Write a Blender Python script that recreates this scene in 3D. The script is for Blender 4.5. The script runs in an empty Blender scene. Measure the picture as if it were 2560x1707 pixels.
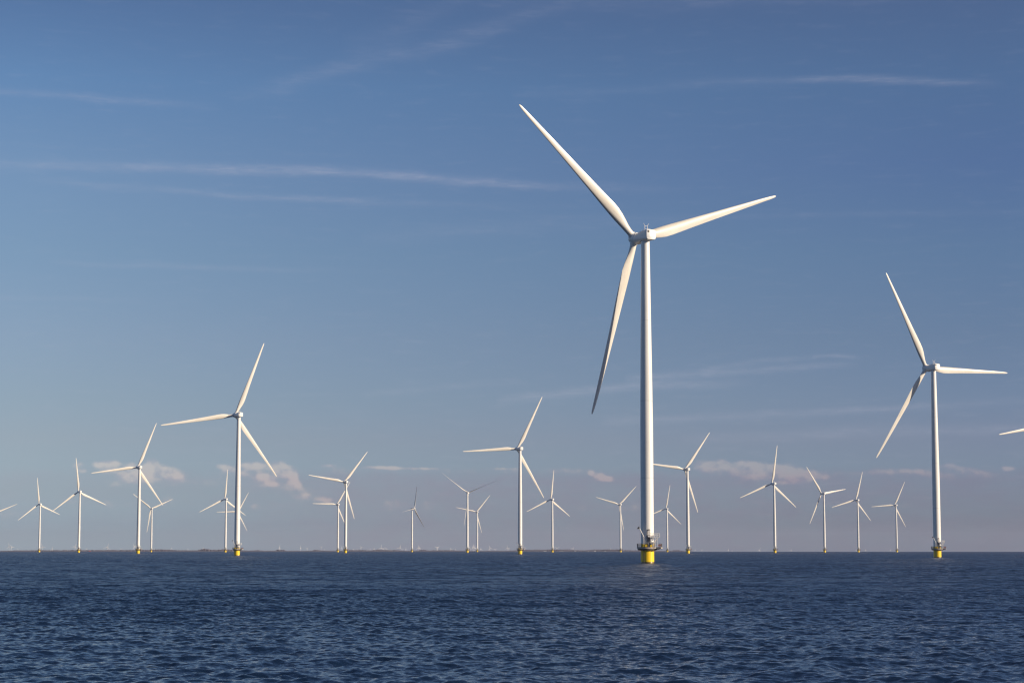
import bpy, math, random
import numpy as np
from mathutils import Vector, Matrix

sc = bpy.context.scene
COL = sc.collection
rnd = random.Random(7)

# ------------------------------------------------------------------ camera
F_PX, CX, CY = 5000.0, 1280.0, 853.5          # focal length in pixels of the 2560 px wide photograph
H_EYE = 3.8                                   # eye height above the water
R_EARTH = (F_PX / 1.01) ** 2 / 2              # apparent earth radius (with refraction over cold water)
PITCH = math.radians(5.9456)
cam_d = bpy.data.cameras.new('camera')
cam_d.sensor_width = 36.0
cam_d.lens = 36.0 * F_PX / 2560.0
cam_d.clip_start = 0.5
cam_d.clip_end = 60000.0
cam = bpy.data.objects.new('camera', cam_d)
cam.location = (0, 0, H_EYE)
cam.rotation_euler = (math.pi / 2 + PITCH, 0, 0)
COL.objects.link(cam)
sc.camera = cam

sc.view_settings.view_transform = 'Standard'
sc.view_settings.look = 'None'
sc.view_settings.exposure = 0.35
sc.view_settings.gamma = 1.0
sc.view_settings.use_curve_mapping = False
sc.render.engine = 'CYCLES'
sc.cycles.use_denoising = True
sc.cycles.adaptive_threshold = 0.005
sc.cycles.max_bounces = 6
sc.cycles.volume_bounces = 1
sc.cycles.caustics_reflective = False
sc.cycles.caustics_refractive = False
sc.cycles.sample_clamp_indirect = 2.0
sc.cycles.filter_width = 1.3

def drop(d):                                  # how far the curved sea surface lies below the tangent plane
    return -d * d / (2 * R_EARTH)

def azel(px, py):                             # photograph pixel -> azimuth, elevation in degrees (for the clouds)
    x = (px - CX) / F_PX; u = (CY - py) / F_PX
    cp, sp = math.cos(PITCH), math.sin(PITCH)
    y = cp - u * sp; z = sp + u * cp
    return math.degrees(math.atan2(x, y)), math.degrees(math.atan2(z, math.hypot(x, y)))

# ------------------------------------------------------------------ sun
SUN_EL, SUN_AZ = math.radians(18.0), math.radians(108.5)
sv = Vector((math.cos(SUN_EL) * math.sin(SUN_AZ), math.cos(SUN_EL) * math.cos(SUN_AZ), math.sin(SUN_EL)))
sun_d = bpy.data.lights.new('sun', 'SUN')
sun_d.energy = 5.0
sun_d.angle = math.radians(0.53)
sun_d.color = (1.0, 0.83, 0.62)
sun = bpy.data.objects.new('sun', sun_d)
sun.rotation_euler = sv.to_track_quat('Z', 'Y').to_euler()
sun.location = (300, -200, 400)
COL.objects.link(sun)

# ------------------------------------------------------------------ world
world = bpy.data.worlds.new('World'); sc.world = world; world.use_nodes = True
nt = world.node_tree; nt.nodes.clear()
L = nt.links.new

def setin(s, v):
    if hasattr(v, 'is_output'): L(v, s)
    elif v is not None: s.default_value = v
def M(op, a, b=None, c=None, clamp=False):
    n = nt.nodes.new('ShaderNodeMath'); n.operation = op; n.use_clamp = clamp
    for i, v in enumerate((a, b, c)): setin(n.inputs[i], v)
    return n.outputs[0]
def MR(v, a, b, c, d, smooth=True):
    n = nt.nodes.new('ShaderNodeMapRange'); n.interpolation_type = 'SMOOTHSTEP' if smooth else 'LINEAR'
    for i, x in enumerate((v, a, b, c, d)): setin(n.inputs[i], x)
    return n.outputs[0]
def MIX(f, a, b, mode='MIX'):
    n = nt.nodes.new('ShaderNodeMix'); n.data_type = 'RGBA'; n.blend_type = mode; n.clamp_factor = True
    setin(n.inputs['Factor'], f)
    for s, v in ((n.inputs[6], a), (n.inputs[7], b)):
        if isinstance(v, tuple): v = (*v, 1.0) if len(v) == 3 else v
        setin(s, v)
    return n.outputs[2]
def COMB(x, y, z=0.0):
    n = nt.nodes.new('ShaderNodeCombineXYZ')
    for i, v in enumerate((x, y, z)): setin(n.inputs[i], v)
    return n.outputs[0]
def NOISE(vec, scale, detail=4.0, rough=0.5, dist=0.0):
    n = nt.nodes.new('ShaderNodeTexNoise'); L(vec, n.inputs['Vector'])
    n.inputs['Scale'].default_value = scale; n.inputs['Detail'].default_value = detail
    n.inputs['Roughness'].default_value = rough; n.inputs['Distortion'].default_value = dist
    return n.outputs[0]
def RAMP(v, stops):
    n = nt.nodes.new('ShaderNodeValToRGB'); L(v, n.inputs[0]); e = n.color_ramp.elements
    while len(e) < len(stops): e.new(0.5)
    for k, (p, c) in zip(e, stops): k.position = p; k.color = (*c, 1)
    return n.outputs[0]

sky = nt.nodes.new('ShaderNodeTexSky'); sky.sky_type = 'NISHITA'; sky.sun_disc = False
sky.sun_elevation = SUN_EL; sky.sun_rotation = SUN_AZ
sky.air_density = 0.8; sky.dust_density = 0.4; sky.ozone_density = 3.0
tc = nt.nodes.new('ShaderNodeTexCoord'); sep = nt.nodes.new('ShaderNodeSeparateXYZ'); L(tc.outputs['Generated'], sep.inputs[0])
X, Y, Z = sep.outputs
AZ = M('MULTIPLY', M('ARCTAN2', X, Y), 57.29578)
EL = M('MULTIPLY', M('ARCSINE', Z), 57.29578)
# thicker, greyer air low down; a little brighter opposite the sun (towards the left)
SKY_GAIN = 1.0
el_t = M('DIVIDE', EL, 24.0, clamp=True)
#SKYRAMP
TINT_L = [(0.0044, (0.9074, 1.1185, 1.5027)), (0.0304, (0.7664, 0.9115, 1.2365)), (0.0683, (0.8058, 0.8398, 1.0257)), (0.1301, (0.9267, 0.8220, 0.8888)), (0.1778, (0.9619, 0.8534, 0.8770)), (0.2494, (1.0496, 0.9106, 0.9144)), (0.3496, (1.0539, 0.9824, 0.9614)), (0.4514, (1.1026, 1.0448, 1.0413)), (0.5486, (0.9516, 1.0221, 1.0874)), (0.6398, (0.8084, 0.8446, 0.9459))]
TINT_R = [(0.0044, (0.4732, 0.6208, 0.9985)), (0.0304, (0.4582, 0.5673, 0.8621)), (0.0683, (0.5541, 0.6222, 0.8764)), (0.1301, (0.6782, 0.6181, 0.8080)), (0.1778, (0.6757, 0.6433, 0.7984)), (0.2494, (0.6734, 0.6515, 0.7692)), (0.3496, (0.6826, 0.7046, 0.8145)), (0.4514, (0.6647, 0.6891, 0.8602)), (0.5486, (0.7157, 0.7579, 0.8777)), (0.6398, (0.7394, 0.7185, 0.8296))]
#ENDRAMP
tint = MIX(MR(AZ, -13.7, 13.7, 0.0, 1.0, False), RAMP(el_t, TINT_L), RAMP(el_t, TINT_R))
base = MIX(1.0, sky.outputs[0], tint, 'MULTIPLY')

# high thin cirrus streaks: a centre line over azimuth, a width and a strength curve
P2 = COMB(AZ, EL)
wob = M('SUBTRACT', NOISE(COMB(M('MULTIPLY', AZ, 0.35), EL), 1.3, 4, 0.55), 0.5)
fib = NOISE(COMB(M('MULTIPLY', AZ, 0.5), M('MULTIPLY', EL, 3.2)), 1.6, 6, 0.62, 0.25)
fine = NOISE(COMB(M('MULTIPLY', AZ, 1.0), M('MULTIPLY', EL, 9.0)), 2.2, 5, 0.6, 0.3)
def streak(points, width, strength):
    ae = [azel(px, py) for px, py, s in points]; st = [s for *_, s in points]
    a0, a1 = ae[0][0], ae[-1][0]; es = [e for _, e in ae]; e0, e1 = min(es) - 0.3, max(es) + 0.3
    t = MR(AZ, a0, a1, 0.0, 1.0, False)
    def curve(vals):
        n = nt.nodes.new('ShaderNodeFloatCurve'); c = n.mapping.curves[0]
        xs = [(a - a0) / (a1 - a0) for a, _ in ae]
        c.points[0].location = (xs[0], vals[0]); c.points[1].location = (xs[-1], vals[-1])
        for x_, v_ in list(zip(xs, vals))[1:-1]: c.points.new(x_, v_)
        n.mapping.update(); n.inputs[0].default_value = 1.0; L(t, n.inputs[1]); return n.outputs[0]
    ec = M('ADD', M('MULTIPLY', curve([(e - e0) / (e1 - e0) for e in es]), e1 - e0), e0)
    d = M('DIVIDE', M('SUBTRACT', M('ADD', EL, M('MULTIPLY', wob, width * 1.3)), ec), width * 0.78)
    # softer above the line than below it
    g = M('POWER', 2.71828, M('MULTIPLY', M('MULTIPLY', d, d), -1.0))
    return M('MULTIPLY', M('MULTIPLY', g, curve(st)), strength * 0.58)
ST = [
 ([(-60, 410, .5), (220, 416, .6), (450, 421, .9), (900, 432, 1), (1150, 452, .9), (1300, 462, .75), (1420, 466, .4), (1560, 471, .2), (1750, 478, 0)], 0.16, 0.34),
 ([(60, 448, 0), (250, 463, .5), (570, 487, .7), (760, 498, 1), (950, 507, .5), (1280, 515, .15), (1500, 520, 0)], 0.12, 0.24),
 ([(-80, 228, .6), (100, 236, .8), (300, 253, 1), (420, 260, .6), (560, 266, 0)], 0.13, 0.17),
 ([(560, 245, 0), (680, 222, .5), (800, 184, 1), (950, 145, .8), (1150, 100, .9), (1300, 45, .6), (1420, 5, .4)], 0.30, 0.13),
 ([(850, 120, 0), (950, 90, .8), (1050, 50, 1), (1160, -5, .6)], 0.45, 0.06),
 ([(120, 655, 0), (330, 664, 1), (560, 670, .9), (820, 677, .3), (1000, 680, 0)], 0.10, 0.13),
 ([(1600, 200, 0), (1780, 204, .3), (1950, 200, .5), (2140, 198, 1), (2300, 204, .8), (2440, 208, .4), (2520, 212, 0)], 0.13, 0.25),
 ([(1280, 236, 0), (1450, 232, 1), (1700, 220, .7), (2000, 214, 0)], 0.15, 0.06),
 ([(1240, 1004, 0), (1320, 992, .8), (1500, 974, 1), (1660, 963, 1), (1800, 958, .5), (1900, 955, 0)], 0.15, 0.27),
 ([(1560, 948, 0), (1680, 938, 1), (1820, 930, .9), (2020, 916, .6), (2150, 912, 0)], 0.13, 0.26),
 ([(1750, 925, 0), (1850, 908, 1), (1980, 896, .8), (2050, 892, 0)], 0.10, 0.12),
 ([(2030, 892, 0), (2080, 889, 1), (2110, 890, .8), (2150, 892, 0)], 0.07, 0.22),
 ([(1500, 1055, 0), (1680, 1046, .9), (1900, 1036, .8), (2150, 1025, .9), (2400, 1010, .4), (2600, 1000, .4)], 0.13, 0.23),
 ([(1250, 540, 0), (1700, 545, .8), (2000, 538, 1), (2600, 530, .5)], 0.12, 0.05),
 ([(900, 600, 0), (1100, 580, 1), (1500, 560, .6), (1800, 558, 0)], 0.30, 0.07),
 ([(-60, 745, 1), (150, 746, .8), (400, 752, 0)], 0.10, 0.09),
 ([(1700, 1100, 0), (2000, 1085, 1), (2600, 1070, .8)], 0.20, 0.14),
 ([(900, 985, 0), (1020, 975, 1), (1180, 962, .9), (1300, 955, 0)], 0.12, 0.10),
]
cir = None
for pts, wd, stg in ST:
    s_ = streak(pts, wd, stg); cir = s_ if cir is None else M('ADD', cir, s_)
cir = M('MULTIPLY', cir, MR(fib, 0.28, 0.68, 0.62, 1.2))
cir = M('MULTIPLY', cir, MR(fine, 0.30, 0.70, 0.65, 1.25))
veil = M('MULTIPLY', MR(fib, 0.50, 0.80, 0.0, 0.07), MR(EL, 3.0, 9.0, 1.0, 0.6))
cir = M('MULTIPLY', M('ADD', cir, veil), MR(Y, 0.0, 0.3, 0.0, 1.0), clamp=True)
base_s = MIX(cir, base, (5.3, 5.3, 6.4))

# low cumulus humps and the flat mauve layer they rise from
PN = COMB(AZ, M('MULTIPLY', EL, 1.25))
n1 = NOISE(PN, 1.7, 6, 0.52, 0.15)
offs = nt.nodes.new('ShaderNodeVectorMath'); offs.operation = 'ADD'; L(PN, offs.inputs[0]); offs.inputs[1].default_value = (0.13, 0.16, 0.0)
n2 = NOISE(offs.outputs[0], 1.7, 6, 0.52, 0.15)
n3 = NOISE(PN, 5.0, 5, 0.55)
n4 = NOISE(offs.outputs[0], 5.0, 5, 0.55)
BL = [  # px, py, half width, half height, weight
 (245, 1161, 12, 8, .8), (264, 1159, 13, 7, .8), (287, 1157, 15, 7, .8), (326, 1164, 13, 9, .6), (380, 1162, 12, 13, .9), (370, 1176, 24, 16, .8), (405, 1176, 21, 12, .7), (430, 1187, 21, 11, .8),
 (350, 1187, 30, 13, .6), (318, 1192, 26, 10, .6), (280, 1175, 24, 10, .5), (447, 1195, 12, 8, .6), (332, 1202, 36, 6, .35), (196, 1160, 14, 8, .42), (205, 1176, 12, 6, .3),
 (615, 1164, 14, 8, .8), (650, 1161, 17, 7, .8), (690, 1168, 13, 12, .8), (706, 1171, 17, 12, .8), (726, 1181, 16, 11, .8), (737, 1192, 9, 8, .7), (640, 1169, 20, 9, .4), (607, 1183, 15, 7, .8), (570, 1173, 16, 11, .7), (553, 1165, 14, 5, .5),
 (654, 1190, 15, 8, .9), (669, 1201, 16, 9, .9), (684, 1209, 13, 7, .9), (698, 1192, 24, 6, .4), (729, 1205, 13, 8, .7), (745, 1212, 10, 8, .6), (765, 1238, 11, 8, .5), (750, 1245, 18, 9, .4), (802, 1247, 18, 7, .6), (824, 1252, 15, 7, .5),
 (170, 1253, 30, 10, .34), (270, 1260, 14, 14, .34), (420, 1254, 24, 12, .3), (820, 1163, 18, 4, .5), (945, 1168, 46, 3.5, .62), (985, 1170, 28, 4, .6), (1055, 1171, 34, 3, .5), (1260, 1171, 44, 3, .36), (560, 1268, 30, 8, .2), (640, 1265, 14, 9, .25),
 (985, 1262, 36, 16, .3), (1075, 1262, 24, 12, .3), (1478, 1182, 7, 6, .9), (1492, 1190, 8, 6, .8), (1505, 1189, 9, 7, .9), (1520, 1195, 12, 6, .8), (1510, 1200, 18, 4, .5),
 (1750, 1163, 17, 10, .8), (1776, 1162, 14, 8, .7), (1803, 1157, 10, 8, .8), (1817, 1162, 13, 9, .7), (1855, 1159, 13, 8, .9), (1880, 1164, 18, 9, .8), (1915, 1169, 20, 11, .8), (1950, 1172, 22, 12, .8), (1980, 1178, 22, 12, .8), (2006, 1184, 22, 11, .7), (2032, 1189, 20, 9, .6), (2055, 1193, 12, 6, .4),
 (1772, 1174, 32, 9, .5), (1842, 1176, 40, 11, .5), (1920, 1184, 40, 10, .5), (1985, 1196, 34, 9, .5), (1965, 1206, 32, 5, .3), (1590, 1265, 40, 12, .28), (1480, 1268, 44, 10, .24), (2220, 1176, 34, 7, .35), (2290, 1178, 44, 6, .3),
 (2350, 1166, 14, 4, .5), (2376, 1164, 13, 6, .8), (2397, 1169, 16, 5, .8), (2421, 1173, 16, 5, .7), (2446, 1178, 14, 5, .5), (2512, 1171, 7, 5, .8), (2526, 1171, 9, 4.5, .9), (2400, 1182, 60, 7, .3), (1400, 1176, 110, 9, .22), (2440, 1190, 110, 13, .25), (2200, 1182, 120, 8, .2), (1150, 1178, 120, 8, .2), (860, 1176, 90, 9, .2), (1900, 1196, 160, 12, .22), (500, 1200, 90, 14, .2), (700, 1222, 90, 10, .2), (340, 1212, 90, 10, .2), (2270, 1262, 36, 8, .2), (30, 1285, 40, 10, .25),
]
mask = None
for px, py, hw, hh, wt in BL:
    a, e = azel(px, py)
    n = nt.nodes.new('ShaderNodeVectorMath'); n.operation = 'MULTIPLY_ADD'
    kx, ky = 87.27 / hw, 87.27 / hh
    L(P2, n.inputs[0]); n.inputs[1].default_value = (kx, ky, 0); n.inputs[2].default_value = (-a * kx, -e * ky, 0)
    ln = nt.nodes.new('ShaderNodeVectorMath'); ln.operation = 'DOT_PRODUCT'; L(n.outputs[0], ln.inputs[0]); L(n.outputs[0], ln.inputs[1])
    g = M('MULTIPLY', M('POWER', 2.71828, M('MULTIPLY', ln.outputs['Value'], -0.8)), wt)
    mask = g if mask is None else M('ADD', mask, g)
dens = M('ADD', mask, M('ADD', M('MULTIPLY', M('SUBTRACT', n1, 0.5), 0.75), M('MULTIPLY', M('SUBTRACT', n3, 0.5), 0.5)))
cov = M('MULTIPLY', MR(dens, 0.02, 0.72, 0.0, 1.0), MR(mask, 0.02, 0.22, 0.0, 1.0))
lit = MR(M('ADD', M('SUBTRACT', n1, n2), M('MULTIPLY', M('SUBTRACT', dens, 0.45), 0.22)), -0.12, 0.16, 0.0, 1.0)
laytop = M('ADD', 2.42, M('MULTIPLY', M('SUBTRACT', n1, 0.5), 0.35))
layer = M('MULTIPLY', MR(EL, M('SUBTRACT', laytop, 0.5), laytop, 1.0, 0.0), MR(AZ, -10.0, -3.0, 0.35, 1.0))
soft = M('MULTIPLY', layer, MR(NOISE(COMB(AZ, M('MULTIPLY', EL, 2.5)), 0.9, 5, 0.55), 0.3, 0.7, 0.55, 1.0))
base_s = MIX(soft, base_s, MIX(1.0, base_s, (1.05, 0.87, 0.91), 'MULTIPLY'))
ccol = MIX(1.0, base_s, MIX(lit, (1.26, 1.06, 1.04), (1.92, 1.42, 1.17)), 'MULTIPLY')
base_s = MIX(M('MULTIPLY', cov, M('MULTIPLY', MR(AZ, -4.0, 14.0, 0.74, 0.64), MR(Y, 0.0, 0.3, 0.0, 1.0))), base_s, ccol)
bg = nt.nodes.new('ShaderNodeBackground'); L(base_s, bg.inputs[0]); bg.inputs[1].default_value = 0.075
wo = nt.nodes.new('ShaderNodeOutputWorld'); L(bg.outputs[0], wo.inputs[0])
world.cycles.sampling_method = 'MANUAL'; world.cycles.sample_map_resolution = 512

# ------------------------------------------------------------------ materials
def mat(name, build):
    m = bpy.data.materials.new(name); m.use_nodes = True
    t = m.node_tree; t.nodes.clear()
    out = t.nodes.new('ShaderNodeOutputMaterial'); b = t.nodes.new('ShaderNodeBsdfPrincipled')
    t.links.new(b.outputs[0], out.inputs[0]); build(t, b); return m
def rgba(c): return (c[0], c[1], c[2], 1)
def paint(name, c1, c2, rough=0.45, scale=(1, 1, 1), nscale=0.6, metal=0.0, lo=0.4, hi=0.65, bands=None):
    def f(t, b):
        tc_ = t.nodes.new('ShaderNodeTexCoord'); mp = t.nodes.new('ShaderNodeMapping'); mp.inputs['Scale'].default_value = scale
        t.links.new(tc_.outputs['Object'], mp.inputs[0])
        n = t.nodes.new('ShaderNodeTexNoise'); n.inputs['Scale'].default_value = nscale; n.inputs['Detail'].default_value = 6; n.inputs['Roughness'].default_value = 0.6
        t.links.new(mp.outputs[0], n.inputs['Vector'])
        r = t.nodes.new('ShaderNodeValToRGB'); r.color_ramp.elements[0].position = lo; r.color_ramp.elements[0].color = rgba(c1)
        r.color_ramp.elements[1].position = hi; r.color_ramp.elements[1].color = rgba(c2)
        t.links.new(n.outputs[0], r.inputs[0]); col = r.outputs[0]
        if bands:
            s = t.nodes.new('ShaderNodeSeparateXYZ'); t.links.new(tc_.outputs['Object'], s.inputs[0])
            for z, w in bands:
                a = t.nodes.new('ShaderNodeMath'); a.operation = 'COMPARE'; a.inputs[1].default_value = z; a.inputs[2].default_value = w
                t.links.new(s.outputs[2], a.inputs[0])
                mx = t.nodes.new('ShaderNodeMix'); mx.data_type = 'RGBA'; t.links.new(a.outputs[0], mx.inputs[0])
                t.links.new(col, mx.inputs[6]); mx.inputs[7].default_value = (0.45, 0.45, 0.44, 1); col = mx.outputs[2]
        t.links.new(col, b.inputs['Base Color'])
        b.inputs['Roughness'].default_value = rough; b.inputs['Metallic'].default_value = metal
    return mat(name, f)
m_tower = paint('tower_white_paint', (0.72, 0.71, 0.68), (0.82, 0.815, 0.79), 0.38, (1, 1, .06), 1.2, bands=[(24.6, .05), (47.0, .05), (70.5, .05)])
m_blade = paint('blade_white_gelcoat', (0.61, 0.575, 0.51), (0.73, 0.70, 0.645), 0.34, (1.6, 1.6, .12), 0.8, lo=.35, hi=.6)
m_nac = paint('nacelle_white_paint', (0.76, 0.76, 0.75), (0.84, 0.84, 0.82), 0.4, (1, 1, 1), 0.9)
m_yel = paint('signal_yellow_paint', (0.84, 0.53, 0.006), (0.90, 0.61, 0.010), 0.42, (1, 1, .25), 1.4, lo=.3, hi=.6)
m_algae = paint('wet_marine_growth', (0.012, 0.013, 0.010), (0.05, 0.045, 0.02), 0.35, (1, 1, 1), 3.0)
m_steel = paint('dark_painted_steel', (0.035, 0.036, 0.042), (0.075, 0.07, 0.065), 0.55, (1, 1, 1), 3.0)
m_galv = paint('galvanised_steel', (0.30, 0.29, 0.28), (0.46, 0.44, 0.42), 0.5, (1, 1, 1), 4.0, 0.2)
m_grate = paint('deck_grating', (0.46, 0.40, 0.34), (0.70, 0.62, 0.54), 0.7, (1, 1, 1), 5.0)
m_grey = paint('grey_cabinet_paint', (0.27, 0.28, 0.30), (0.36, 0.37, 0.38), 0.5)
m_beam = paint('weathered_beam_steel', (0.09, 0.08, 0.07), (0.16, 0.14, 0.12), 0.6, (1, 1, 1), 3.0)
m_dark = paint('dark_opening', (0.012, 0.010, 0.010), (0.02, 0.018, 0.018), 0.6)
m_seam = paint('panel_grey', (0.52, 0.52, 0.51), (0.60, 0.60, 0.59), 0.5)
m_red = paint('red_box_paint', (0.42, 0.035, 0.03), (0.52, 0.05, 0.04), 0.45)
m_white = paint('white_fitting', (0.72, 0.71, 0.69), (0.80, 0.79, 0.77), 0.45)
m_far = paint('far_turbine_white', (0.72, 0.71, 0.69), (0.80, 0.79, 0.77), 0.5)
m_bush = paint('bare_winter_trees', (0.066, 0.058, 0.075), (0.108, 0.094, 0.118), 0.95, (1, 1, 1), 0.15)
m_land = paint('dyke_grass', (0.085, 0.078, 0.095), (0.12, 0.112, 0.13), 0.95, (1, 1, 1), 0.02)
m_sail = paint('sail_cloth', (0.75, 0.74, 0.72), (0.82, 0.81, 0.79), 0.7)
m_foam = paint('foam', (0.55, 0.58, 0.6), (0.7, 0.72, 0.74), 0.8)

# ------------------------------------------------------------------ mesh helpers
class MB:
    def __init__(s): s.v = []; s.f = []
    def add(s, vs, fs):
        o = len(s.v); s.v += [tuple(v) for v in vs]; s.f += [tuple(i + o for i in f) for f in fs]; return s
    def box(s, x0, x1, y0, y1, z0, z1):
        return s.add([(x, y, z) for z in (z0, z1) for y in (y0, y1) for x in (x0, x1)],
                     [(0, 2, 3, 1), (4, 5, 7, 6), (0, 1, 5, 4), (2, 6, 7, 3), (0, 4, 6, 2), (1, 3, 7, 5)])
    def cone(s, a, b, r0, r1, n=12, caps=True):
        a, b = Vector(a), Vector(b); d = (b - a).normalized()
        p = d.orthogonal().normalized(); q = d.cross(p)
        vs = []
        for c, r in ((a, r0), (b, r1)):
            vs += [c + (p * math.cos(2 * math.pi * i / n) + q * math.sin(2 * math.pi * i / n)) * r for i in range(n)]
        fs = [(i, (i + 1) % n, n + (i + 1) % n, n + i) for i in range(n)]
        if caps: fs += [tuple(range(n - 1, -1, -1)), tuple(range(n, 2 * n))]
        return s.add(vs, fs)
    def tube(s, a, b, r=0.03, n=6): return s.cone(a, b, r, r, n)
    def path(s, pts, r=0.03, n=6):
        for a, b in zip(pts[:-1], pts[1:]): s.tube(a, b, r, n)
        return s
    def lathe(s, prof, n=48, axis='Z', c=(0, 0, 0)):      # prof: (h, r)
        vs = []
        for h, r in prof:
            for i in range(n):
                t = 2 * math.pi * i / n; x, y = r * math.cos(t), r * math.sin(t)
                vs.append((c[0] + x, c[1] + y, c[2] + h) if axis == 'Z' else (c[0] + x, c[1] + h, c[2] - y))
        fs = []
        for k in range(len(prof) - 1):
            for i in range(n):
                j = (i + 1) % n; fs.append((k * n + i, k * n + j, (k + 1) * n + j, (k + 1) * n + i))
        fs.append(tuple(range(n - 1, -1, -1))); m0 = (len(prof) - 1) * n; fs.append(tuple(range(m0, m0 + n)))
        return s.add(vs, fs)
    def loft(s, rings):
        n = len(rings[0]); vs = [p for r in rings for p in r]; fs = []
        for k in range(len(rings) - 1):
            for i in range(n):
                j = (i + 1) % n; fs.append((k * n + i, k * n + j, (k + 1) * n + j, (k + 1) * n + i))
        fs.append(tuple(range(n - 1, -1, -1))); m0 = (len(rings) - 1) * n; fs.append(tuple(range(m0, m0 + n)))
        return s.add(vs, fs)
    def mesh(s, name, material, smooth=None):
        import bmesh
        me = bpy.data.meshes.new(name); me.from_pydata(s.v, [], s.f)
        bm = bmesh.new(); bm.from_mesh(me); bmesh.ops.recalc_face_normals(bm, faces=bm.faces)
        if smooth is not None:
            for f in bm.faces: f.smooth = True
            for e in bm.edges:
                if len(e.link_faces) == 2 and e.calc_face_angle(0) > math.radians(smooth): e.smooth = False
        bm.to_mesh(me); bm.free(); me.materials.append(material); return me
    def build(s, name, material, parent=None, smooth=None):
        o = bpy.data.objects.new(name, s.mesh(name, material, smooth)); COL.objects.link(o)
        if parent: o.parent = parent
        return o

def tag(o, label=None, cat=None, group=None, kind=None):
    for k, v in (('label', label), ('category', cat), ('group', group), ('kind', kind)):
        if v: o[k] = v
    return o
def empty(name, loc=(0, 0, 0)):
    o = bpy.data.objects.new(name, None); o.empty_display_size = 2; o.location = loc; COL.objects.link(o); return o

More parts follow.
